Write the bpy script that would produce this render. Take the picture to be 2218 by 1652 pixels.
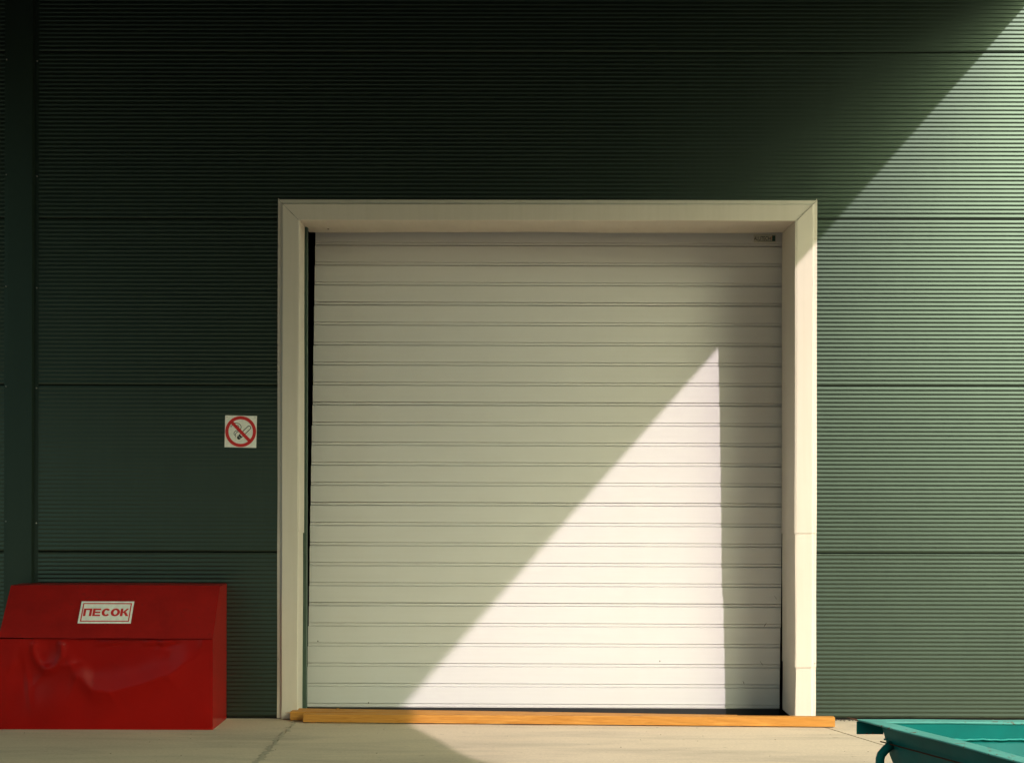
import bpy, bmesh, math, random
from math import radians, sin, cos, pi
random.seed(7)
for o in list(bpy.data.objects):
    bpy.data.objects.remove(o)
scene = bpy.context.scene
COL = scene.collection

# ------------------------------------------------------------------ camera, sky, sun, exposure
cam_d = bpy.data.cameras.new('camera')
cam = bpy.data.objects.new('camera', cam_d)
COL.objects.link(cam)
cam_d.sensor_width = 36.0
cam_d.lens = 36.0 * 3610 / 2218
cam_d.shift_y = 219.0 / 2218
cam_d.clip_end = 2000
cam.rotation_mode = 'XYZ'
from mathutils import Matrix, Vector
cam.matrix_world = (Matrix.Translation((0, -10, 1.418)) @ Matrix.Rotation(radians(0.17), 4, 'Z')
                    @ Matrix.Rotation(radians(90), 4, 'X') @ Matrix.Rotation(radians(0.12), 4, 'Z'))
scene.camera = cam

SUN_A, SUN_B = 0.713, 0.80           # sunlight moves (-A, 1, -B) for each metre towards the wall
elev = math.atan(SUN_B / math.hypot(1, SUN_A))
az = math.atan2(SUN_A, -1.0)         # compass bearing of the sun, from +Y towards +X

world = bpy.data.worlds.new('World')
scene.world = world
world.use_nodes = True
wn = world.node_tree
bg = wn.nodes['Background']
sky = wn.nodes.new('ShaderNodeTexSky')
sky.sky_type = 'NISHITA'
sky.sun_disc = False
sky.sun_elevation = elev
sky.sun_rotation = az
sky.air_density = 1.0
sky.dust_density = 4.0
sky.ozone_density = 0.6
tint = wn.nodes.new('ShaderNodeMix')            # camera white balance of the hazy sky, the same in every direction
tint.data_type = 'RGBA'
tint.blend_type = 'MULTIPLY'
tint.inputs[0].default_value = 1.0
tint.inputs[7].default_value = (0.88, 1.06, 0.86, 1)
wn.links.new(sky.outputs[0], tint.inputs[6])
wn.links.new(tint.outputs[2], bg.inputs[0])
bg.inputs[1].default_value = 0.15

sun_d = bpy.data.lights.new('sun', 'SUN')
sun_d.energy = 2.0
sun_d.angle = radians(0.5)
sun_d.color = (1.0, 0.835, 0.87)
sun = bpy.data.objects.new('sun', sun_d)
COL.objects.link(sun)
sun.rotation_mode = 'QUATERNION'
sun.rotation_quaternion = Vector((-SUN_A, 1, -SUN_B)).to_track_quat('-Z', 'Y')
sun.location = (8, -11, 12)

vs = scene.view_settings
vs.view_transform = 'Standard'
vs.look = 'None'
vs.gamma = 1.0
vs.use_curve_mapping = False
vs.exposure = 0.84

# ------------------------------------------------------------------ materials
def lin(*c):
    return tuple(((v / 255) / 12.92 if v / 255 <= .04045 else (((v / 255) + .055) / 1.055) ** 2.4) for v in c)

class NT:
    def __init__(s, name):
        s.m = bpy.data.materials.new(name)
        s.m.use_nodes = True
        s.t = s.m.node_tree
        s.b = s.t.nodes['Principled BSDF']
    def n(s, typ, **kw):
        nd = s.t.nodes.new(typ)
        for k, v in kw.items():
            if k.startswith('i_'):
                key = k[2:]
                key = int(key) if key.isdigit() else key.replace('_', ' ')
                nd.inputs[key].default_value = v
            else:
                setattr(nd, k, v)
        return nd
    def l(s, a, b):
        s.t.links.new(a, b)
    def coords(s, scale, kind='Object'):
        tc = s.n('ShaderNodeTexCoord')
        mp = s.n('ShaderNodeMapping')
        mp.inputs['Scale'].default_value = scale
        s.l(tc.outputs[kind], mp.inputs[0])
        return mp.outputs[0]
    def noise(s, vec, scale, detail=4, rough=.55, dist=0.0):
        nd = s.n('ShaderNodeTexNoise')
        nd.inputs['Scale'].default_value = scale
        nd.inputs['Detail'].default_value = detail
        nd.inputs['Roughness'].default_value = rough
        nd.inputs['Distortion'].default_value = dist
        s.l(vec, nd.inputs['Vector'])
        return nd.outputs[0]
    def ramp(s, fac, stops):
        r = s.n('ShaderNodeValToRGB')
        els = r.color_ramp.elements
        els[0].position, els[0].color = stops[0][0], (*stops[0][1], 1)
        els[1].position, els[1].color = stops[-1][0], (*stops[-1][1], 1)
        for p, c in stops[1:-1]:
            e = els.new(p)
            e.color = (*c, 1)
        s.l(fac, r.inputs[0])
        return r.outputs[0]
    def mix(s, fac, a, b, mode='MIX'):
        m = s.n('ShaderNodeMix')
        m.data_type = 'RGBA'
        m.blend_type = mode
        for sock, v in ((m.inputs[0], fac), (m.inputs[6], a), (m.inputs[7], b)):
            if isinstance(v, bpy.types.NodeSocket):
                s.l(v, sock)
            elif isinstance(v, (int, float)):
                sock.default_value = v
            else:
                sock.default_value = (*v, 1)
        return m.outputs[2]
    def math(s, op, a, b):
        m = s.n('ShaderNodeMath', operation=op)
        for i, v in enumerate((a, b)):
            if isinstance(v, bpy.types.NodeSocket):
                s.l(v, m.inputs[i])
            else:
                m.inputs[i].default_value = v
        return m.outputs[0]
    def bump(s, h, strength, dist=0.002, prev=None):
        b = s.n('ShaderNodeBump')
        b.inputs['Strength'].default_value = strength
        b.inputs['Distance'].default_value = dist
        s.l(h, b.inputs['Height'])
        if prev is not None:
            s.l(prev, b.inputs['Normal'])
        s.l(b.outputs[0], s.b.inputs['Normal'])
        return b.outputs[0]
    def color(s, sock):
        s.l(sock, s.b.inputs['Base Color'])
    def set(s, rough=.5, metal=0.0, col=None, spec=None):
        s.b.inputs['Roughness'].default_value = rough
        s.b.inputs['Metallic'].default_value = metal
        if col is not None:
            s.b.inputs['Base Color'].default_value = (*col, 1)
        if spec is not None:
            s.b.inputs['Specular IOR Level'].default_value = spec
        return s

def band(x, lo, hi):
    return [(lo, (0, 0, 0)), (hi, (1, 1, 1))]

def m_wall(name, base, rough, metal):
    t = NT(name).set(rough, metal)
    v = t.coords((1, 1, 1))
    n1 = t.noise(v, 1.3, 3, .5)
    n2 = t.noise(t.coords((2.5, 1, .25)), 6, 5, .6)
    n3 = t.noise(v, 55, 3, .6)
    f = t.ramp(n2, [(.35, (.975,) * 3), (.7, (1.02,) * 3)])
    c = t.mix(1.0, base, f, 'MULTIPLY')
    spots = t.ramp(n3, [(.68, (0, 0, 0)), (.75, (1, 1, 1))])
    c = t.mix(t.math('MULTIPLY', spots, .18), c, tuple(x * .6 for x in base))
    t.color(c)
    t.l(t.math('ADD', t.math('MULTIPLY', n1, .05), rough - .025), t.b.inputs['Roughness'])
    b = t.bump(n1, .10, .02)
    t.bump(t.noise(v, 240, 2, .5), .05, .001, b)
    return t.m

def m_white(name, base, rough=.5, dirt=.25, grain=False):
    t = NT(name).set(rough)
    t.b.inputs['Specular IOR Level'].default_value = .35
    v = t.coords((1, 1, 1))
    streak = t.noise(t.coords((.6, 1, 14) if grain else (9, 1, .5)), 3, 5, .6)
    blot = t.noise(v, 3.1, 5, .6)
    speck = t.noise(v, 70, 2, .6)
    c = t.mix(t.math('MULTIPLY', t.ramp(streak, [(.42, (0, 0, 0)), (.75, (1, 1, 1))]), dirt * .55), base, (.42, .38, .27))
    c = t.mix(t.math('MULTIPLY', t.ramp(blot, [(.45, (0, 0, 0)), (.8, (1, 1, 1))]), dirt * .7), c, (.50, .47, .38))
    c = t.mix(t.math('MULTIPLY', t.ramp(speck, [(.735, (0, 0, 0)), (.77, (1, 1, 1))]), .5 * dirt), c, (.16, .13, .09))
    t.color(c)
    if grain:
        g = t.noise(t.coords((3, 3, 130)), 2.2, 6, .65, .6)
        b = t.bump(g, .30, .0016)
    else:
        b = t.bump(t.noise(v, 5, 2, .5), .25, .008)
        t.bump(t.noise(v, 160, 2, .5), .05, .001, b)
    return t.m

def m_concrete(name):
    t = NT(name).set(.8, 0, None, .25)
    v = t.coords((1, 1, 1), 'Generated')
    g = t.n('ShaderNodeNewGeometry')
    mp = t.n('ShaderNodeMapping')
    t.l(g.outputs['Position'], mp.inputs[0])
    v = mp.outputs[0]
    mp2 = t.n('ShaderNodeMapping')
    mp2.inputs['Scale'].default_value = (.35, 1.6, 1)
    t.l(g.outputs['Position'], mp2.inputs[0])
    a = t.noise(v, .55, 6, .6, .3)
    s1 = t.noise(mp2.outputs[0], 2.2, 6, .65, .5)
    fine = t.noise(v, 60, 4, .7)
    spots = t.noise(v, 11, 3, .5)
    c = t.ramp(a, [(.3, (.52, .435, .315)), (.55, (.60, .505, .365)), (.8, (.65, .55, .40))])
    c = t.mix(t.math('MULTIPLY', t.ramp(s1, [(.46, (0, 0, 0)), (.72, (1, 1, 1))]), .62), c, (.30, .265, .205))
    c = t.mix(1.0, c, t.ramp(fine, [(.25, (.86,) * 3), (.75, (1.1,) * 3)]), 'MULTIPLY')
    c = t.mix(t.math('MULTIPLY', t.ramp(spots, [(.68, (0, 0, 0)), (.74, (1, 1, 1))]), .35), c, (.2, .175, .13))
    t.color(c)
    b = t.bump(fine, .25, .003)
    t.bump(s1, .15, .01, b)
    return t.m

def m_wood(name, c1, c2):
    t = NT(name).set(.65, 0, None, .25)
    v = t.coords((.7, 9, 9))
    g = t.noise(v, 6, 6, .6, 1.4)
    w = t.n('ShaderNodeTexWave')
    w.wave_type = 'RINGS'
    w.inputs['Scale'].default_value = 5
    w.inputs['Distortion'].default_value = 5
    w.inputs['Detail'].default_value = 3
    t.l(t.coords((.25, 5, 5)), w.inputs['Vector'])
    c = t.ramp(g, [(.3, c2), (.7, c1)])
    c = t.mix(t.math('MULTIPLY', w.outputs[1], .18), c, tuple(x * .55 for x in c2))
    kn = t.n('ShaderNodeTexVoronoi')
    kn.inputs['Scale'].default_value = 2.6
    t.l(t.coords((1, 3, 3)), kn.inputs['Vector'])
    c = t.mix(t.ramp(kn.outputs[0], [(.05, (.8,) * 3), (.11, (0, 0, 0))]), c, tuple(x * .3 for x in c2))
    t.color(c)
    t.bump(g, .25, .002)
    return t.m

def m_paint(name, base, rough, wear=None, wear_amt=.3, wearlo=.6, bumpy=.1, scale=6, spec=.3, rvar=.18):
    t = NT(name).set(rough)
    v = t.coords((1, 1, 1))
    n = t.noise(v, scale, 6, .62)
    n2 = t.noise(v, 38, 4, .6)
    c = t.mix(1.0, base, t.ramp(n, [(.3, (.82,) * 3), (.7, (1.1,) * 3)]), 'MULTIPLY')
    if wear is not None:
        f = t.math('MULTIPLY', t.ramp(t.math('MULTIPLY', n2, t.math('ADD', n, .45)), [(wearlo, (0, 0, 0)), (wearlo + .03, (1, 1, 1))]), wear_amt)
        c = t.mix(f, c, wear)
    t.color(c)
    t.l(t.math('ADD', t.math('MULTIPLY', n2, rvar), rough - rvar / 2), t.b.inputs['Roughness'])
    if bumpy:
        t.bump(n2, bumpy, .002)
    t.b.inputs['Specular IOR Level'].default_value = spec
    return t.m

def m_plain(name, col, rough=.5, metal=0.0, spec=None):
    t = NT(name).set(rough, metal, None, spec)
    n = t.noise(t.coords((1, 1, 1)), 40, 3, .6)
    t.color(t.mix(1.0, col, t.ramp(n, [(.3, (.9,) * 3), (.7, (1.06,) * 3)]), 'MULTIPLY'))
    return t.m

M = {}
M['wall'] = m_wall('green_metallic_panel', (.075, .104, .082), .38, .98)
M['trim'] = m_wall('green_flashing', (.05, .075, .06), .42, .9)
M['casing'] = m_white('cream_flashing', (.64, .575, .495), .45, .30)
M['door'] = m_white('white_door_coat', (.68, .67, .66), .5, .12, True)
M['concrete'] = m_concrete('concrete')
M['dirt'] = m_paint('dark_dirt', (.10, .085, .06), .9)
M['sealant'] = m_paint('joint_sealant', (.42, .37, .27), .85)
M['wood'] = m_wood('pine', (.58, .275, .058), (.42, .17, .024))
M['red'] = m_paint('red_enamel', (.31, .005, .0035), .30, None, 0, .7, 0.0, 2, .13, .02)
M['redflat'] = m_paint('red_enamel_dusty', (.30, .008, .006), .5, (.2, .014, .009), .45, .60, .06, 8, .25)
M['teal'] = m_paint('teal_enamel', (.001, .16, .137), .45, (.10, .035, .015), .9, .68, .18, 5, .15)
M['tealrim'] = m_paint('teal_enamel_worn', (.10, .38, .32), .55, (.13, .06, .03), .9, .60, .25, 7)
M['weld'] = m_paint('weld_bead', (.02, .30, .25), .45)
M['rust'] = m_paint('rust', (.09, .030, .012), .85)
M['black'] = m_plain('black_rubber', (.012, .012, .012), .7)
M['dark'] = m_plain('dark_interior', (.01, .011, .01), .9)
M['core'] = m_plain('panel_edge', (.02, .028, .022), .7)
M['paper'] = m_plain('white_plastic_print', (.86, .86, .79), .45)
M['pred'] = m_plain('printed_red', (.62, .022, .02), .45)
M['pblack'] = m_plain('printed_black', (.012, .014, .012), .45)
M['pgreen'] = m_plain('printed_dark_green', (.012, .07, .055), .4)
M['porange'] = m_plain('printed_orange', (.5, .2, .03), .4)
M['steel'] = m_plain('zinc_screw', (.45, .44, .40), .35, .8)
M['canopy'] = m_plain('dark_canopy_steel', (.02, .023, .02), .7)
M['block_dark'] = m_wall('added_block_dark', (.03, .036, .03), .6, .2)  # finish of the added block behind the camera
M['added_dark_ground'] = m_paint('added_dark_ground', (.05, .05, .047), .85, (.09, .09, .085), .6, .5, .5, 1.2, .3)  # dark yard surface, added out of view so the wall reflects less light
M['trackgreen'] = m_plain('green_track_steel', (.06, .10, .075), .5)

# ------------------------------------------------------------------ mesh helpers
def mesh(name, verts, faces, mat, parent=None, smooth=False, recalc=True):
    off = Vector(parent_loc(parent)) if parent else Vector((0, 0, 0))
    me = bpy.data.meshes.new(name)
    me.from_pydata([tuple(Vector(v) - off) for v in verts], [], faces)
    if recalc:
        bm = bmesh.new()
        bm.from_mesh(me)
        bmesh.ops.recalc_face_normals(bm, faces=bm.faces)
        bm.to_mesh(me)
        bm.free()
    if smooth:
        me.polygons.foreach_set('use_smooth', [True] * len(me.polygons))
    me.materials.append(M[mat] if isinstance(mat, str) else mat)
    o = bpy.data.objects.new(name, me)
    COL.objects.link(o)
    if parent:
        o.parent = parent
    return o

def parent_loc(p):
    l = Vector((0, 0, 0))
    while p:
        l = l + p.location
        p = p.parent
    return l

def thing(name, label, cat, loc, group=None):
    o = bpy.data.objects.new(name, None)
    o.empty_display_size = .2
    COL.objects.link(o)
    o.location = loc
    o['label'] = label
    o['category'] = cat
    if group:
        o['group'] = group
    return o

BOXF = [(0, 1, 3, 2), (4, 6, 7, 5), (0, 4, 5, 1), (2, 3, 7, 6), (0, 2, 6, 4), (1, 5, 7, 3)]
def boxv(x0, x1, y0, y1, z0, z1):
    return [(x, y, z) for x in (x0, x1) for y in (y0, y1) for z in (z0, z1)]

def boxes(name, L, mat, parent=None, bevel=0.0):
    V, F = [], []
    for b in L:
        k = len(V)
        V += boxv(*b)
        F += [tuple(i + k for i in f) for f in BOXF]
    o = mesh(name, V, F, mat, parent)
    if bevel:
        bev(o, bevel)
    return o

def bev(o, w, seg=2):
    bm = bmesh.new()
    bm.from_mesh(o.data)
    bmesh.ops.bevel(bm, geom=list(bm.edges), offset=w, segments=seg, affect='EDGES', profile=.6)
    bm.to_mesh(o.data)
    bm.free()

def prism(name, poly, z0, z1, mat, parent=None, bevel=0):
    n = len(poly)
    V = [(x, y, z0) for x, y in poly] + [(x, y, z1) for x, y in poly]
    F = [tuple(range(n))[::-1], tuple(range(n, 2 * n))] + [(i, (i + 1) % n, n + (i + 1) % n, n + i) for i in range(n)]
    o = mesh(name, V, F, mat, parent)
    if bevel:
        bev(o, bevel)
    return o

def tube(name, pts, r, mat, parent=None, seg=12):
    pts = [Vector(p) for p in pts]
    V, F = [], []
    prev = None
    for i, p in enumerate(pts):
        d = (pts[min(i + 1, len(pts) - 1)] - pts[max(i - 1, 0)]).normalized()
        up = Vector((0, 0, 1)) if abs(d.z) < .9 else Vector((1, 0, 0))
        if prev is not None:
            up = prev
        s = d.cross(up).normalized()
        u = s.cross(d).normalized()
        prev = u
        for k in range(seg):
            a = 2 * pi * k / seg
            V.append(p + (s * cos(a) + u * sin(a)) * r)
    for i in range(len(pts) - 1):
        for k in range(seg):
            F.append((i * seg + k, i * seg + (k + 1) % seg, (i + 1) * seg + (k + 1) % seg, (i + 1) * seg + k))
    F.append(tuple(range(seg)))
    F.append(tuple((len(pts) - 1) * seg + k for k in range(seg)))
    return mesh(name, V, F, mat, parent, True)

# ------------------------------------------------------------------ ground
ground = mesh('ground', [(-300, .03, -.02), (300, .03, -.02), (300, -300, -.02), (-300, -300, -.02)], [(0, 1, 2, 3)], 'added_dark_ground')
ground['kind'] = 'structure'
ground['label'] = 'dark yard added out of view to darken reflections, with a pale concrete apron along the warehouse'

def slab(poly):
    o = prism('concrete_slab', poly, -.15, 0.0, 'concrete', ground)
    bm = bmesh.new()
    bm.from_mesh(o.data)
    es = [e for e in bm.edges if all(abs(v.co.z) < .03 and v.co.z > -.1 for v in e.verts)]
    bmesh.ops.bevel(bm, geom=es, offset=.004, segments=2, affect='EDGES')
    bm.to_mesh(o.data)
    bm.free()
    return o
JL = -1.312
AY = -3.7                                       # the pale apron ends here out of view, added dark ground beyond
slab([(-7.3, .025), (-7.3, AY), (JL - .001, AY), (JL - .001, .025)])
slab([(JL + .001, .025), (JL + .001, AY), (1.700 - .2987 * AY, AY), (1.700, .025)])
slab([(1.703, .025), (1.703 - .2987 * AY, AY), (9, AY), (9, .025)])
slab([(-13.3, .025), (-13.3, AY), (-7.306, AY), (-7.306, .025)])
V, F = [], []
N = 260
for i in range(N + 1):
    y = .02 - 3.7 * i / N
    wob = .006 * sin(i * .9) + .008 * sin(i * .37 + 1) + random.uniform(-.006, .006)
    w2 = .006 + .004 * abs(sin(i * .23)) + .010 * max(0, min(1, (-y - .3))) + random.uniform(-.003, .003)
    V += [(JL + wob - w2, y, .0022), (JL + wob, y, .0038), (JL + wob + w2 * .8, y, .0022)]
for i in range(N):
    for k in range(2):
        F.append((3 * i + k, 3 * i + k + 1, 3 * i + 4 + k, 3 * i + 3 + k))
mesh('joint_sealant', V, F, 'sealant', ground, True)
# floor of the doorway, one step lower than the yard
boxes('threshold', [(-1.5, 1.9, .03, 1.2, -.4, -.11)], 'dark', ground)

# ------------------------------------------------------------------ warehouse wall
OX0, OX1, OZ = -1.310, 1.669, 2.986            # clear opening of the door surround
wall = thing('warehouse_wall', 'dark green ribbed metal panel wall of the warehouse', 'wall', (0, 0, 0))

def rib_y(z, z0, z1):
    m = .004
    if z <= z0 + m or z >= z1 - m:
        return 0.0
    f = ((z - z0 - m) / .02478) % 1.0            # narrow return facing down, wide face leaning back
    d = .0026
    return -d * (f / .28 if f < .28 else 1 - (f - .28) / .72)

def panel(strips, zr, edges=True):
    """one sandwich panel: its ribbed face (split round the opening where needed) and turned-in edges"""
    V, F = [], []
    za, zb = zr
    for x0, x1, z0, z1 in strips:
        zs = []
        z = za
        lst = [za + .0] + [za + .004 + .02478 * k / 8 for k in range(int((zb - za - .008) / .02478 * 8) + 1)] + [zb]
        lst = [q for q in lst if z0 + 1e-4 < q < z1 - 1e-4]
        zs = [z0] + lst + [z1]
        prof = [(rib_y(q, za, zb), q) for q in zs]
        if z0 == za:
            prof = [(.03, za), (.003, za), (0, za + .003)] + prof[1:]
        else:
            prof = [(.03, z0)] + prof
        if z1 == zb:
            prof = prof[:-1] + [(0, zb - .003), (.003, zb), (.03, zb)]
        else:
            prof = prof + [(.03, z1)]
        k = len(V)
        n = len(prof)
        xs = [x0 + (x1 - x0) * j / 4 for j in range(5)]
        for x in xs:
            V += [(x, y, q) for y, q in prof]
        for j in range(4):
            for i in range(n - 1):
                F.append((k + j * n + i, k + j * n + i + 1, k + (j + 1) * n + i + 1, k + (j + 1) * n + i))
    o = mesh('wall_panel', V, F, 'wall', wall, True, recalc=False)
    return o
HX0, HX1, HZ = OX0 - .055, OX1 + .055, OZ + .055
XC = -2.975
for r in range(6):
    z0, z1 = r + .0016, r + .9984
    if r == 0:
        z0 = .014
    panel([(-9.05, XC - .01, z0, z1)], (z0, z1))
    if r < 3:
        panel([(XC + .01, HX0, z0, z1)], (z0, z1))
        panel([(HX1, 9.0, z0, z1)], (z0, z1))
    elif r == 3:
        panel([(XC + .01, HX0, z0, HZ), (HX1, 9.0, z0, HZ), (XC + .01, 9.0, HZ, z1)], (z0, z1))
    else:
        panel([(XC + .01, 9.0, z0, z1)], (z0, z1))
boxes('wall_core', [(-9.05, HX0, .031, .14, .05, 6), (HX1, 9, .031, .14, .05, 6), (HX0, HX1, .031, .14, HZ, 6)], 'core', wall)
# plinth behind the panels' bottom edge, ragged with dirt
boxes('base_strip', [(-9.05, HX0, .012, .14, -.05, .05), (HX1, 9, .012, .14, -.05, .05)], 'dark', wall)
# vertical cover flashing over the panel joint at the left
PX0, PX1 = -3.050, -2.905
prof = [(PX0 - .030, -.003), (PX0 - .004, -.004), (PX0, -.034), (PX1, -.034), (PX1 + .006, -.004), (PX1 + .032, -.003)]
V, F = [], []
for z in (.02, 6):
    V += [(x, y, z) for x, y in prof]
for i in range(len(prof) - 1):
    F.append((i, i + 1, i + 7, i + 6))
cov = mesh('joint_cover', V, F, 'trim', wall)
cov.modifiers.new('s', 'SOLIDIFY').thickness = .0012

def screw(x, y, z, parent, r=.005, mat='steel'):
    V, F = [], []
    for ring, (rr, yy) in enumerate(((r, 0), (r, -.002), (r * .6, -.0036))):
        V += [(x + rr * cos(k * pi / 4), y + yy, z + rr * sin(k * pi / 4)) for k in range(8)]
    for q in range(2):
        for k in range(8):
            F.append((q * 8 + k, q * 8 + (k + 1) % 8, q * 8 + 8 + (k + 1) % 8, q * 8 + 8 + k))
    F.append(tuple(range(16, 24)))
    return mesh('screw', V, F, mat, parent)
for z in (1.17, 1.98, 2.58, 3.25, 3.94):
    screw(PX1 + .020, -.004, z, wall)
    screw(PX0 - .018, -.004, z + .01, wall)
# dark room behind the door
boxes('interior', [(-4, 4, 4, 4.1, -.5, 5), (-4.1, -4, .15, 4, -.5, 5), (4, 4.1, .15, 4, -.5, 5), (-4, 4, .15, 4, 5, 5.1), (-4, 4, .15, 4, -.6, -.5),
                   (-4, OX0 - .1, .145, .15, -.5, 5), (OX1 + .1, 4, .145, .15, -.5, 5), (OX0 - .1, OX1 + .1, .145, .15, 3.2, 5)], 'dark', wall)

# ------------------------------------------------------------------ door surround of cream flashings
sur = thing('door_surround', 'cream sheet metal flashing frame around the dock door', 'door frame', ((OX0 + OX1) / 2, 0, 0))
FACE, BEV, FLG = .094, .107, .126
YF = -.026

def casing_profile(depth, d=0.0, lip=True):
    p = [(FLG, -.0035 - d), (BEV, -.0055 - d), (FACE, YF - d), (.003, YF - d), (-.0 - d, YF + .003 - d), (-.0 - d, depth)]
    return p

def jamb(side, za, zb, depth, mitre, d=0.0, slant=0.0, tw=0.0):
    pr = casing_profile(depth, d)
    V, F = [], []
    n = len(pr)
    K = 10
    for k in range(K + 1):
        f = k / K
        for i, (u, y) in enumerate(pr):
            lo = za - (slant if i >= 4 else 0) * (1 if i == 5 else .3)
            if mitre:
                hi = OZ + max(u, 0) - .0012 if i < 5 else OZ - .002
            else:
                hi = zb
            z = lo + (hi - lo) * f
            w = .0011 * sin(f * 5 + za * 7 + i) * (1 if 0 < k < K else 0)
            x = (OX0 - u + w + tw * (1 - f)) if side < 0 else (OX1 + u + w + tw * (1 - f))
            V.append((x, y + w, z))
    for k in range(K):
        for i in range(n - 1):
            F.append((k * n + i, k * n + i + 1, (k + 1) * n + i + 1, (k + 1) * n + i))
    o = mesh('jamb_flashing', V, F, 'casing', sur)
    md = o.modifiers.new('s', 'SOLIDIFY')
    md.thickness = .0014
    md.offset = 0
    return o
jamb(-1, .004, 1.160, .205, False, 0.0, 0, -.0015)
jamb(-1, 1.128, 0, .212, True, .0050, .02)
jamb(1, .004, .345, .45, False, 0.0, 0, -.002)
jamb(1, .318, 1.150, .45, False, .0045, .012)
jamb(1, 1.120, 0, .452, True, .0090, .016)

pr = [(FLG, -.0035), (BEV, -.0055), (FACE, YF), (.003, YF), (0, YF + .003), (0, .45)]
V, F = [], []
K = 24
for k in range(K + 1):
    f = k / K
    for i, (u, y) in enumerate(pr):
        uu = max(u, 0)
        xa, xb = OX0 - uu + (.0012 if i < 4 else .004), OX1 + uu - (.0012 if i < 4 else .004)
        sag = .0022 * sin(f * 9.4 + .6) + .0014 * sin(f * 23) if i == 5 else .0006 * sin(f * 17 + i)
        V.append((xa + (xb - xa) * f, y + sag * .4, OZ + u - (sag if i >= 4 else 0)))
for k in range(K):
    for i in range(5):
        F.append((k * 6 + i, k * 6 + i + 1, (k + 1) * 6 + i + 1, (k + 1) * 6 + i))
hd = mesh('head_flashing', V, F, 'casing', sur)
md = hd.modifiers.new('s', 'SOLIDIFY')
md.thickness = .0014
md.offset = 0
# flange tips that stand up at the two top corners
for sx, x in ((-1, OX0 - FLG), (1, OX1 + FLG)):
    mesh('flange_tip', [(x, -.004, OZ + FLG - .004), (x - sx * .010, -.004, OZ + FLG - .004), (x - sx * .001, -.005, OZ + FLG + .010),
                        (x, -.006, OZ + FLG - .004), (x - sx * .010, -.006, OZ + FLG - .004), (x - sx * .001, -.0065, OZ + FLG + .010)],
         [(0, 1, 2), (3, 5, 4), (0, 3, 4, 1), (1, 4, 5, 2), (2, 5, 3, 0)], 'casing', sur)
for z in (.34, 1.15, 2.05, 2.75):
    screw(OX1 + .117, -.0085, z, sur, .0045)
    screw(OX0 - .117, -.0065, z + .02, sur, .0045)
screw(OX0 + .14, .30, OZ - .002, sur, .006, 'rust')

# steel track beside the door, left
trk = thing('door_track', 'dark green steel guide track in the gap left of the door', 'door track', (-1.32, .3, -.1))
boxes('channel', [(-1.40, -1.300, .235, .243, -.11, 3.2), (-1.300, -1.292, .235, .29, -.11, 3.2)], 'trackgreen', trk)
boxes('back_leg', [(-1.40, -1.392, .243, .30, -.11, 3.2)], 'trackgreen', trk)

# ------------------------------------------------------------------ sectional door
door = thing('sectional_door', 'white wood-grained overhead door of narrow horizontal slats', 'door', (.19, .48, 0))
NS, PITCH, ZB = 24, .12625, .006
def slat_mesh(w, joint):
    P = [(.0, PITCH), (.0, .0252), (.0008, .0245), (.026, .0150), (.0034, .0212), (.0018, .0204), (.0018, .0062),
         (.0034, .0054), (.026, .0128), (.0008, .0016), (.0, .0008)]
    if joint:
        P = [(.0, PITCH), (.0, .0264), (.0010, .0256), (.030, .0148), (.0040, .0206), (.0022, .0196), (.0022, .0076),
             (.0040, .0066), (.030, .0128), (.0010, .0016), (.0, .0004)]
    P = P + [(.040, .0004), (.040, PITCH)]
    n = len(P)
    V = [(x, y, z) for x in (-w / 2, w / 2) for y, z in P]
    F = [(i, (i + 1) % n, n + (i + 1) % n, n + i) for i in range(n)]
    F += [tuple(range(n)), tuple(range(2 * n - 1, n - 1, -1))]
    me = bpy.data.meshes.new('slat')
    me.from_pydata(V, [], F)
    bm = bmesh.new()
    bm.from_mesh(me)
    bmesh.ops.recalc_face_normals(bm, faces=bm.faces)
    bm.to_mesh(me)
    bm.free()
    me.materials.append(M['door'])
    return me
DW = 2.968
plain, joint = slat_mesh(DW, False), slat_mesh(DW, True)
for i in range(NS):
    z = ZB + i * PITCH
    f = z / 2.9
    o = bpy.data.objects.new('slat', joint if i % 5 == 0 and i else plain)
    COL.objects.link(o)
    o.parent = door
    x = .168 + .040 * f + random.uniform(-.0012, .0012)
    y = .470 + .060 * f + random.uniform(-.0007, .0007)
    o.location = (x - .19, y - .48, z)
    o.rotation_euler = (-math.atan(.06 / 2.9) * .0, radians(.08), 0)
boxes('bottom_seal', [(.168 - DW / 2, .168 + DW / 2, .463, .50, -.095, ZB - .003)], 'black', door, .004)
# small dark scuffs near the right edge
def scuff(x, z, pts, w):
    V, F = [], []
    y = .470 + .06 * z / 2.9 - .0011
    for i, (dx, dz) in enumerate(pts):
        ww = w * (1 - abs(2 * i / (len(pts) - 1) - 1) * .7)
        V += [(x + dx - ww, y, z + dz), (x + dx + ww, y, z + dz - ww * .4), (x + dx, y - .0006, z + dz)]
    for i in range(len(pts) - 1):
        F += [(3 * i, 3 * i + 2, 3 * i + 5, 3 * i + 3), (3 * i + 2, 3 * i + 1, 3 * i + 4, 3 * i + 5)]
    return mesh('scuff_mark', V, F, 'dirt', door)
for x, z, s in ((1.53, .288, 1), (1.54, .10, -.8), (1.42, .17, .6), (1.62, .70, .9), (1.60, .60, -.6), (1.57, .53, -.9)):
    scuff(x, z, [(0, .014 * abs(s)), (.004 * s, .006), (.010 * s, 0), (.014 * s, -.010), (.024 * s, -.014)], .0022)
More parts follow.
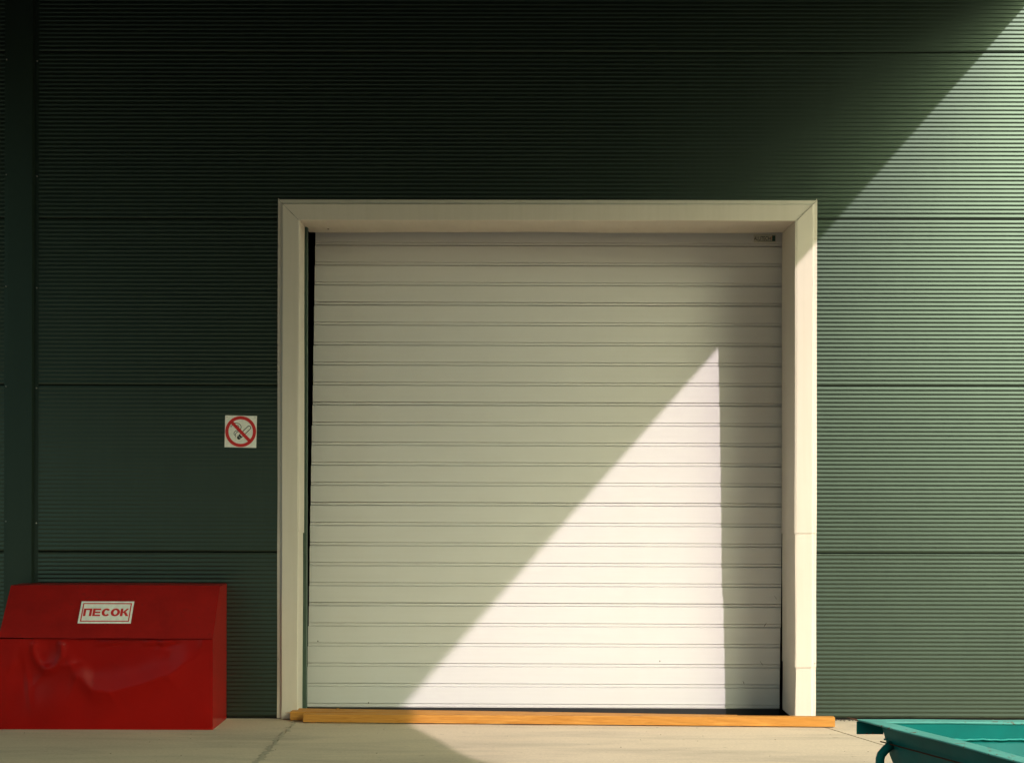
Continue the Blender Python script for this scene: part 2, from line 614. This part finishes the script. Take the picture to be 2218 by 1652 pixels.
for x, z in ((-.97, .055), (-.93, .035), (-1.25, .42), (-1.18, .47), (.2, .09), (1.5, .06), (.9, .30)):
    V = [(x + .004 * cos(k * pi / 3), .4705 + .06 * z / 2.9 - .0016, z + .005 * sin(k * pi / 3)) for k in range(6)]
    mesh('dirt_spot', V + [(v[0], v[1] + .001, v[2]) for v in V],
         [tuple(range(6)), tuple(range(11, 5, -1))] + [(k, (k + 1) % 6, 6 + (k + 1) % 6, 6 + k) for k in range(6)], 'dirt', door)

# maker's sticker on the top slat
def text_mesh(name, s, size, mat, parent, loc, rx=pi / 2, xs=1.0, shear=0.0, offset=0.0):
    cu = bpy.data.curves.new(name, 'FONT')
    cu.body = s
    cu.size = size
    cu.shear = shear
    cu.offset = offset
    cu.align_x = 'CENTER'
    cu.align_y = 'CENTER'
    cu.extrude = .0003
    ob = bpy.data.objects.new('t', cu)
    COL.objects.link(ob)
    dg = bpy.context.evaluated_depsgraph_get()
    me = bpy.data.meshes.new_from_object(ob.evaluated_get(dg))
    bpy.data.objects.remove(ob)
    me.materials.clear()
    me.materials.append(M[mat])
    o = bpy.data.objects.new(name, me)
    COL.objects.link(o)
    o.parent = parent
    o.location = Vector(loc) - parent_loc(parent)
    o.rotation_euler = (rx, 0, 0)
    o.scale = (xs, 1, 1)
    return o
SX, SZ = 1.566, 2.962
SY = .470 + .06 * 2.9 / 2.9 - .0012
stk = boxes('sticker', [(SX - .075, SX + .066, SY - .0004, SY, SZ - .027, SZ + .027)], m_plain('clear_sticker', (.60, .58, .50), .3), door)
text_mesh('lettering', 'ALUTECH', .036, 'pblack', stk, (SX - .020, SY - .0010, SZ - .002), xs=.66, offset=.0001)
emb = boxes('emblem', [(SX + .042, SX + .062, SY - .0010, SY - .0005, SZ - .018, SZ + .018)], 'pgreen', stk)
V, F = [], []
for k in range(13):
    a = pi * .5 + pi * .9 * k / 12
    V += [(SX + .044 + .012 * cos(a), SY - .0013, SZ + .012 * sin(a)), (SX + .044 + .0075 * cos(a), SY - .0013, SZ + .0085 * sin(a))]
for k in range(12):
    F.append((2 * k, 2 * k + 1, 2 * k + 3, 2 * k + 2))
mesh('emblem_arc', V, F, 'porange', stk)
boxes('emblem_line', [(SX - .05, SX + .045, SY - .0010, SY - .0006, SZ - .0185, SZ - .016)], 'pgreen', stk)

# ------------------------------------------------------------------ no smoking sign
CX, CZ, S = -1.660, 1.721, .0955
sg = thing('no_smoking_sign', 'square white no smoking sign with red ring and slash on dark wall', 'sign', (CX, -.004, CZ - S))
plate = boxes('plate', [(CX - S, CX + S, -.0055, -.0030, CZ - S, CZ + S)], 'paper', sg, .0006)
def ring(name, cx, cz, r0, r1, y, mat, parent, a0=0, a1=2 * pi, n=72, sx=1, sz=1, rot=0):
    V, F = [], []
    for k in range(n + 1):
        a = a0 + (a1 - a0) * k / n
        for r in (r0, r1):
            px, pz = r * cos(a) * sx, r * sin(a) * sz
            V.append((cx + px * cos(rot) - pz * sin(rot), y, cz + px * sin(rot) + pz * cos(rot)))
    for k in range(n):
        F.append((2 * k, 2 * k + 1, 2 * k + 3, 2 * k + 2))
    return mesh(name, V, F, mat, parent)
ring('red_ring', CX, CZ, .0735, .0925, -.0064, 'pred', sg)
def quad(name, pts, y, mat, parent):
    return mesh(name, [(x, y, z) for x, z in pts], [tuple(range(len(pts)))], mat, parent)
def rot2(p, a, c=(CX, CZ)):
    return (c[0] + p[0] * cos(a) - p[1] * sin(a), c[1] + p[0] * sin(a) + p[1] * cos(a))
a = radians(-45)
quad('red_slash', [rot2(p, a) for p in ((-.076, -.0095), (.076, -.0095), (.076, .0095), (-.076, .0095))], -.0067, 'pred', sg)
# cigarette: outline with rounded end, black ember
a = radians(46)
c0 = (CX + .016, CZ - .010)
def line(pts, w, name='black_line', y=-.0062):
    V, F = [], []
    for i, (x, z) in enumerate(pts):
        x0, z0 = pts[max(i - 1, 0)]
        x1, z1 = pts[min(i + 1, len(pts) - 1)]
        l = math.hypot(x1 - x0, z1 - z0) or 1
        nx, nz = -(z1 - z0) / l * w, (x1 - x0) / l * w
        V += [(x + nx, y, z + nz), (x - nx, y, z - nz)]
    for i in range(len(pts) - 1):
        F.append((2 * i, 2 * i + 1, 2 * i + 3, 2 * i + 2))
    return mesh(name, V, F, 'pblack', sg)
out = [(-.020, .0105)] + [(.048 + .0105 * sin(k * pi / 10), .0105 * cos(k * pi / 10)) for k in range(11)] + [(-.020, -.0105)]
line([rot2(p, a, c0) for p in out], .0020)
em = [(-.020, .0118), (-.034, .0118)] + [(-.036 - .0125 * sin(k * pi / 10), .0118 * cos(k * pi / 10)) for k in range(1, 10)] + [(-.034, -.0118), (-.020, -.0118)]
quad('cigarette_tip', [rot2(p, a, c0) for p in em], -.0062, 'pblack', sg)
line([rot2((-.036 + .004 * cos(t), .010 * sin(t)), a, c0) for t in [(-.5 + k / 8) * pi for k in range(9)]], .0008, 'tip_line', -.0065)
bpy.data.objects['tip_line'].data.materials[0] = M['paper']
line([(CX - .030 + .036 * cos(t) * .9, CZ + .027 + .024 * sin(t)) for t in [pi * (.75 - k * 1.15 / 18) for k in range(19)]], .0017, 'smoke_line')
line([(CX - .052 + .008 * cos(t), CZ + .030 + .005 * sin(t)) for t in [pi * (1.3 - k * .9 / 8) for k in range(9)]], .0017, 'smoke_line')
line([(CX - .020 + .009 * cos(t), CZ + .029 + .008 * sin(t)) for t in [pi * (.8 - k * 1.1 / 10) for k in range(11)]], .0017, 'smoke_line')
line([(CX - .018 + .022 * cos(t), CZ - .012 + .018 * sin(t)) for t in [pi * (.45 + k * .75 / 12) for k in range(13)]], .0017, 'smoke_line')
line([(CX - .008 + .024 * cos(t), CZ - .022 + .022 * sin(t)) for t in [pi * (.5 + k * .65 / 12) for k in range(13)]], .0017, 'smoke_line')
for sx in (-1, 1):
    screw(CX + sx * .084, -.0056, CZ + .086, sg, .003)
sg.rotation_euler = (0, radians(1.2), 0)

# ------------------------------------------------------------------ red sand box
BX0, BX1, BYF, BZF, BYR, BZR = -2.962, -1.743, -.456, .522, -.235, .808
sb = thing('sand_box', 'red metal fire sand box with dented front and sloping lid', 'sand box', ((BX0 + BX1) / 2, -.23, 0))
crease = [(.27, .02), (.29, .16), (.37, .42), (.443, .57), (.524, .585), (.617, .53), (.79, .40), (.9, .24), (1.0, .06)]
def crease_v(u):
    for (a0, b0), (a1, b1) in zip(crease, crease[1:]):
        if a0 <= u <= a1:
            f = (u - a0) / (a1 - a0)
            f = f * f * (3 - 2 * f) * .5 + f * .5
            return b0 + (b1 - b0) * f
    return None
NU, NV = 120, 56
V, F = [], []
for j in range(NV + 1):
    v = j / NV
    for i in range(NU + 1):
        u = i / NU
        e = min(1, 14 * u) * min(1, 14 * (1 - u)) * min(1, 10 * (1 - v) + .05)
        cv = crease_v(u)
        h = 0.0
        if cv is not None:
            d = v - cv
            h += .0085 * (math.exp(-abs(d) / .055) * .55 + math.exp(-(d / .14) ** 2) * .6) * min(1, 6 * (u - .26), 3.5 * (1.02 - u))
            if d < 0:
                h -= .013 * (1 - math.exp(-(d / .20) ** 2)) * min(1, 5 * (u - .27), 5 * (1 - u))
        # bag-shaped dent under the lid at the left, and the hollow beside it
        r = math.hypot((u - .225) / .066, (v - .11) / .22)
        h += .006 * math.exp(-((r - 1) / .22) ** 2) * (1 if v > .05 else .4) - .007 * math.exp(-(r / .8) ** 2)
        h -= .014 * math.exp(-(((u - .13) / .10) ** 2 + ((v - .40) / .22) ** 2))
        h += .006 * math.exp(-(((u - .055) / .03) ** 2 + ((v - .27) / .13) ** 2))
        h += .004 * math.exp(-(((u - .10 - .06 * v) / .012) ** 2 + ((v - .5) / .25) ** 2))
        for uc, vc, s in ((.50, .045, .05), (.70, .04, .03), (.76, .05, .02), (.79, .03, .025), (.955, .055, .012)):
            h += .0045 * math.exp(-(((u - uc) / s) ** 2 + ((v - vc) / .035) ** 2)) - .003 * math.exp(-(((u - uc - s) / s) ** 2 + ((v - vc - .03) / .03) ** 2))
        h += .0012 * sin(u * 17 + v * 5) * sin(v * 9 + 1)
        # a few sharper kinks fanning out from the dents
        for (ua, va, ub, vb, amp) in ((.36, .42, .30, .80, .0035), (.52, .585, .58, .90, .0025), (.22, .33, .12, .62, .004), (.05, .30, .0, .55, .003), (.79, .40, .86, .62, .002), (.30, .30, .44, .22, .003)):
            dx, dy = ub - ua, vb - va
            tt = max(0, min(1, ((u - ua) * dx + (v - va) * dy) / (dx * dx + dy * dy)))
            dd = math.hypot(u - ua - dx * tt, (v - va - dy * tt) * .45)
            h += amp * math.exp(-dd / .012) * (1 - tt)
        V.append((BX0 + (BX1 - BX0) * u, BYF - 1.9 * h * e, (BZF - .0045) * (1 - v)))
n = NU + 1
for j in range(NV):
    for i in range(NU):
        F.append((j * n + i, (j + 1) * n + i, (j + 1) * n + i + 1, j * n + i + 1))
fr = mesh('front_panel', V, F, 'red', sb, True, recalc=False)
T = .003
for x in (BX0 - T, BX1):
    side = [(BYF, 0), (BYF, BZF), (BYR, BZR), (-.006, BZR), (-.006, 0)]
    Vs = [(xx, y, z) for xx in (x, x + T) for y, z in side]
    mesh('side_panel', Vs, [(0, 1, 2, 3, 4), (9, 8, 7, 6, 5)] + [(i, (i + 1) % 5, 5 + (i + 1) % 5, 5 + i) for i in range(5)], 'red', sb)
boxes('back_panel', [(BX0, BX1, -.010, -.006, 0, BZR - .003)], 'red', sb)
boxes('base_panel', [(BX0, BX1, BYF + .004, -.012, .004, .010)], 'red', sb)
# lid: slope plus flat ridge and a turned-down front lip, one corner lifted a little
nrm = Vector((0, -(BZR - BZF), (BYR - BYF))).normalized()
NL = 24
prof = [(-.012, BZR + .004), (BYR, BZR + .004), (BYF - .004, BZF + .006), (BYF - .007, BZF + .001)]
V, F = [], []
for i in range(NL + 1):
    f = i / NL
    x = BX0 - .004 + (BX1 - BX0 + .006) * f
    lift = .004 * max(0, 1 - f * 3) + .0016 * sin(f * 14) * (.3 < f < .95) + .0008 * sin(f * 31)
    for k, (y, z) in enumerate(prof):
        V.append((x, y - (lift if k >= 2 else 0), z + (lift * .8 if k >= 2 else -.002 * max(0, 1 - f * 6) + .0015 * sin(f * 3.1))))
for i in range(NL):
    for k in range(3):
        F.append((4 * i + k, 4 * i + k + 1, 4 * i + 5 + k, 4 * i + 4 + k))
lid = mesh('lid', V, F, 'redflat', sb)
lid.modifiers.new('s', 'SOLIDIFY').thickness = .002

# lettered plate on the lid: white with red double frame and the word for sand
slope = Vector((0, BYR - BYF, BZR - BZF + .0))
L = slope.length
up = slope.normalized()
nrm = Vector((0, -up.z, up.y))
org = Vector((0, BYF - .004, BZF + .006)) + nrm * .0045
def lidp(x, s, h=0.0):
    p = org + up * s + nrm * h
    return (x, p.y, p.z)
def lidpoly(name, polys, h, mat, parent):
    V, F = [], []
    for P in polys:
        k = len(V)
        V += [lidp(x, s, h) for x, s in P]
        F.append(tuple(range(k, k + len(P))))
    return mesh(name, V, F, mat, parent, recalc=False)
LX0, LX1, LS0, LS1 = -2.530, -2.223, .092, .244
pl = lidpoly('word_plate', [[(LX0, LS0), (LX1, LS0), (LX1, LS1), (LX0, LS1)]], 0, 'paper', sb)
def frame(x0, x1, s0, s1, w):
    return [[(x0, s0), (x1, s0), (x1 - w, s0 + w), (x0 + w, s0 + w)], [(x1, s0), (x1, s1), (x1 - w, s1 - w), (x1 - w, s0 + w)],
            [(x1, s1), (x0, s1), (x0 + w, s1 - w), (x1 - w, s1 - w)], [(x0, s1), (x0, s0), (x0 + w, s0 + w), (x0 + w, s1 - w)]]
g = .012
lidpoly('red_border', frame(LX0 + g, LX1 - g, LS0 + g, LS1 - g, .0068), .0004, 'pred', pl)
# letters, cap height h, in a box from lx
ch, lw = .052, .049
s0 = (LS0 + LS1) / 2 - ch / 2
lx = LX0 + g + .0105
step = (LX1 - LX0 - 2 * g - .020 - lw) / 4
st, th = .0145, .0105
P = []
def rect(x, s, w, h):
    return [(x, s), (x + w, s), (x + w, s + h), (x, s + h)]
x = lx
P += [rect(x, s0, st, ch), rect(x + lw - st, s0, st, ch), rect(x + st, s0 + ch - th, lw - 2 * st, th)]
x += step
P += [rect(x, s0, st, ch), rect(x + st, s0, lw - st - .003, th), rect(x + st, s0 + ch / 2 - th / 2, lw - st - .005, th), rect(x + st, s0 + ch - th, lw - st - .003, th)]
def arc(cx, cs, rx, rs, wx, ws, a0, a1, n=22):
    out = []
    for k in range(n):
        t0, t1 = a0 + (a1 - a0) * k / n, a0 + (a1 - a0) * (k + 1) / n
        out.append([(cx + rx * cos(t0), cs + rs * sin(t0)), (cx + rx * cos(t1), cs + rs * sin(t1)),
                    (cx + (rx - wx) * cos(t1), cs + (rs - ws) * sin(t1)), (cx + (rx - wx) * cos(t0), cs + (rs - ws) * sin(t0))])
    return out
x += step
P += arc(x + lw / 2, s0 + ch / 2, lw / 2 + .001, ch / 2 + .001, .0155, .0115, radians(38), radians(322))
x += step
P += arc(x + lw / 2, s0 + ch / 2, lw / 2 + .002, ch / 2 + .001, .0155, .0115, 0, 2 * pi, 30)
x += step
P += [rect(x, s0, st, ch),
      [(x + st, s0 + ch * .44), (x + st + .006, s0 + ch * .44), (x + lw - .016, s0), (x + lw + .001, s0), (x + st + .018, s0 + ch * .54), (x + st, s0 + ch * .54)],
      [(x + st, s0 + ch * .46), (x + st + .010, s0 + ch * .46), (x + lw - .003, s0 + ch * .96), (x + lw - .003, s0 + ch), (x + lw - .014, s0 + ch), (x + st, s0 + ch * .56)]]
lidpoly('lettering', P, .0005, 'pred', pl)

# ------------------------------------------------------------------ timbers on the threshold
fb = thing('timber_beam', 'long orange pine beam lying in front of the door threshold', 'beam', (.3, -.2, 0), 'timbers at the door')
def timber(name, plan, z0, z1, parent, sag):
    """plan: four corners front-left, front-right, back-right, back-left"""
    (a, b, c, d) = plan
    V, F = [], []
    K = 40
    for k in range(K + 1):
        f = k / K
        w = sag * sin(f * pi * 1.3 + .4) + random.uniform(-.0004, .0004)
        fx, fy = a[0] + (b[0] - a[0]) * f, a[1] + (b[1] - a[1]) * f
        bx, by = d[0] + (c[0] - d[0]) * f, d[1] + (c[1] - d[1]) * f
        zt = (z1[0] + (z1[1] - z1[0]) * f)
        c1 = .0035
        L = [(fx, fy + w, z0 + .002), (fx, fy + w, zt - c1), (fx, fy + w + c1, zt), (bx, by + w - c1, zt), (bx, by + w, zt - c1), (bx, by + w, z0 + .002)]
        V += L
    for k in range(K):
        for i in range(6):
            F.append((k * 6 + i, k * 6 + (i + 1) % 6, (k + 1) * 6 + (i + 1) % 6, (k + 1) * 6 + i))
    F += [tuple(range(6)), tuple(range(K * 6 + 5, K * 6 - 1, -1))]
    return mesh(name, V, F, 'wood', parent)
timber('beam_body', [(-1.258, -.180), (1.850, -.312), (1.853, -.246), (-1.255, -.108)], .004, (.052, .060), fb, .004)
bb = thing('timber_board', 'shorter pine board behind the long beam, its end sticking out at left', 'board', (-.3, -.05, 0), 'timbers at the door')
timber('board_body', [(-1.345, -.102), (1.30, -.216), (1.30, -.166), (-1.335, .060)], .004, (.056, .054), bb, .002)
# splinters at the sawn end, and shavings
for p0, p1 in (((-1.33, .0, .056), (-1.338, -.02, .072)), ((-1.345, -.10, .048), (-1.372, -.11, .050)), ((-1.250, -.15, .054), (-1.243, -.15, .066))):
    tube('splinter', [p0, ((p0[0] + p1[0]) / 2 + .001, p0[1], (p0[2] + p1[2]) / 2 + .002), p1], .0014, 'wood', bb, 5)
tube('shaving', [(-1.07 + .012 * cos(t), -.02, .055 + .009 * sin(t)) for t in [pi * k / 8 for k in range(9)]], .003, 'wood', bb, 6)

# ------------------------------------------------------------------ teal waste skip
A = Vector((1.222, -3.99, 0))
sd = Vector((.334, -.943, 0)).normalized()
bd = Vector((1, .0, 0))
B = A + sd * 2.1
Cc = A + bd * 1.95
Dd = B + bd * 1.95
RZ, FW, LIP = .570, .056, .053
skip = thing('waste_skip', 'teal painted steel waste skip, rusty rimmed, cut off at lower right', 'skip', (2.5, -5, 0))
def inset(poly, d):
    n = len(poly)
    out = []
    for i in range(n):
        p0, p1, p2 = Vector(poly[i - 1]), Vector(poly[i]), Vector(poly[(i + 1) % n])
        e1, e2 = (p1 - p0).normalized(), (p2 - p1).normalized()
        n1, n2 = Vector((-e1.y, e1.x, 0)), Vector((-e2.y, e2.x, 0))
        m = (n1 + n2)
        m = m / m.dot(n1)
        out.append(p1 + m * d)
    return out
outer = [A, B, Dd, Cc]                         # counter-clockwise from above
def loopring(polys_z, name, mat, parent, smooth=False, sub=1, wob=0):
    V, F = [], []
    cnt = 0
    for P, z in polys_z:
        ring_ = []
        for i in range(len(P)):
            for k in range(sub):
                f = k / sub
                p = P[i] + (P[(i + 1) % len(P)] - P[i]) * f
                w = wob * (sin(k * .9 + i * 2 + z * 3) + sin(k * .41 + i)) if k else 0
                ring_.append((p.x, p.y + w * .3, z + w))
        cnt = len(ring_)
        V += ring_
    for q in range(len(polys_z) - 1):
        for i in range(cnt):
            F.append((q * cnt + i, q * cnt + (i + 1) % cnt, (q + 1) * cnt + (i + 1) % cnt, (q + 1) * cnt + i))
    return mesh(name, V, F, mat, parent, smooth, recalc=False)
i0 = inset(outer, FW)
i1 = inset(outer, FW + .005)
low_o, low_i = inset(outer, .17), inset(outer, .178)
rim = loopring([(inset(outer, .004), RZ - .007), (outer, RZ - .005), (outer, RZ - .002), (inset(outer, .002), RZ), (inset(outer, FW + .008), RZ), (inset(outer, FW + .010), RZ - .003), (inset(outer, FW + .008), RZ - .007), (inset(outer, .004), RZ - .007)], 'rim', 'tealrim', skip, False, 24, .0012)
body = loopring([(i0, RZ - .0065), (inset(outer, FW + .02), RZ - .12), (low_o, .10), (inset(outer, .4), .10)], 'outer_wall', 'teal', skip, False, 12, .001)
loopring([(inset(outer, FW + .0055), RZ - .0065), (inset(outer, FW + .012), RZ - .075), (low_i, .12), (inset(outer, .5), .115)], 'inner_wall', 'teal', skip, False, 30, .0015)
bot = inset(outer, .17)
prism('floor_plate', [(p.x, p.y) for p in bot], .098, .112, 'teal', skip)
# weld bead along the inner back wall
pts = []
for k in range(120):
    f = k / 119
    p = i1[3] + (i1[0] - i1[3]) * f
    pts.append((p.x, p.y - .012 + .001 * sin(k * 1.3), RZ - .062 + .0011 * sin(k * .8) + .0012 * sin(k * 2.1 + 1)))
tube('weld_bead', pts, .0038, 'weld', skip, 6)
# seam below the rim on the near side
pts = [tuple((i0[0] + (i0[1] - i0[0]) * f) + sd * 0 + Vector((-.001, 0, RZ - .072))) for f in [k / 20 for k in range(21)]]
tube('seam', pts, .0025, 'rust', skip, 6)
# gusset at the corner and the bent handle bar
sn = Vector((sd.y, -sd.x, 0))                  # outward normal of the near-left side
boxes('corner_plate', [(A.x + .002, A.x + .098, A.y - .012, A.y - .006, RZ - LIP, RZ - .0075)], 'teal', skip, .001)
mesh('bent_tip', [(A.x + .012, A.y - .002, RZ - .004), (A.x + .004, A.y - .02, RZ - .004), (A.x - .030, A.y + .004, RZ + .004), (A.x + .012, A.y - .002, RZ - .001), (A.x + .004, A.y - .02, RZ - .001), (A.x - .030, A.y + .004, RZ + .006)], [(0, 1, 2), (3, 5, 4), (0, 3, 4, 1), (1, 4, 5, 2), (2, 5, 3, 0)], 'rust', skip)
hb = i0[0] + sd * .05
hp = []
for d_, z_ in ((-.012, .494), (.012, .477), (.029, .461), (.034, .447), (.035, .43), (.035, .28), (.030, .262), (-.02, .248)):
    p = hb + sn * d_
    hp.append((p.x, p.y, z_))
tube('handle', hp, .0160, 'teal', skip, 8)
boxes('skid', [(1.75, 3.6, -4.5, -4.4, 0, .10)], 'teal', skip)
boxes('skid', [(2.1, 3.6, -5.6, -5.5, 0, .10)], 'teal', skip)
# rust flakes on the back rim
for x, w, h in ((2.02, .030, .010), (2.10, .022, .008), (2.26, .012, .008), (2.33, .02, .006), (1.72, .02, .004)):
    y = A.y - FW - .0068
    V = [(x - w / 2, y, RZ - .004), (x + w / 2, y, RZ - .004), (x + w * .3, y - .0004, RZ - .004 - h * .5), (x, y - .0004, RZ - .004 - h), (x - w * .35, y - .0004, RZ - .004 - h * .4)]
    mesh('rust_flake', V, [tuple(range(5))], 'rust', skip)

# ------------------------------------------------------------------ dirt and leaves along the foot of the wall, right
V, F = [], []
for k in range(260):
    x = random.choice([random.uniform(1.85, 5.0), random.uniform(1.85, 2.4)])
    y = -abs(random.gauss(0, .018)) - .004
    r = random.uniform(.003, .011)
    kk = len(V)
    a0 = random.uniform(0, 6)
    V += [(x + r * cos(a0 + q * 2.1) * random.uniform(.7, 1.3), y + r * .7 * sin(a0 + q * 2.1), .001) for q in range(3)] + [(x, y, r * random.uniform(.5, 1.0))]
    F += [(kk, kk + 1, kk + 3), (kk + 1, kk + 2, kk + 3), (kk + 2, kk, kk + 3)]
for k in range(140):                            # grit on the apron
    x, y = random.uniform(-3.2, 3.2), -random.uniform(.02, 1) ** 1.5 * 2.4 - .02
    r_ = random.uniform(.0015, .0045)
    kk = len(V)
    a0 = random.uniform(0, 6)
    V += [(x + r_ * cos(a0 + q * 2.1) * random.uniform(.7, 1.6), y + r_ * sin(a0 + q * 2.1), .0006) for q in range(3)] + [(x, y, r_ * .7)]
    F += [(kk, kk + 1, kk + 3), (kk + 1, kk + 2, kk + 3), (kk + 2, kk, kk + 3)]
deb = mesh('dirt_crumbs', V, F, 'dirt')
deb['kind'] = 'stuff'
deb['label'] = 'dark dirt crumbs along the wall foot and over the apron'

# ------------------------------------------------------------------ canopy overhead (its edge draws the diagonal shadow)
can = thing('loading_canopy', 'dark flat canopy over the loading bay, above the picture', 'canopy', (-4, 0, 4.6))
edge = [(3.322, .0), (3.36, -3.8), (3.375, -5.2), (3.42, -5.7), (3.51, -6.10), (3.66, -6.53), (3.79, -6.96), (3.88, -7.20), (3.98, -7.33), (4.25, -7.45), (4.25, -7.9)]
prism('deck', edge + [(-5, -7.9), (-9, -5.5), (-9, 0)], 4.60, 4.64, 'canopy', can)
boxes('joist', [(-8.5, 3.2, -2.70, -2.58, 4.44, 4.599), (-8.5, 3.2, -5.3, -5.18, 4.44, 4.599)], 'canopy', can)
boxes('post', [(-8.6, -8.4, -5.35, -5.15, -.02, 4.43)], 'canopy', can)

# ------------------------------------------------------------------ unseen dark block added behind the camera to keep the wall reflections dark
opp = thing('added_dark_block', 'unseen dark block added behind the viewpoint to darken the wall reflections', 'light blocker', (0, -22, 0))
boxes('wall', [(-11.5, 18, -34, -22, -.02, 8.8)], 'block_dark', opp)
boxes('block_top', [(-11.7, 18.2, -34.2, -21.8, 8.8, 9.1)], 'canopy', opp)
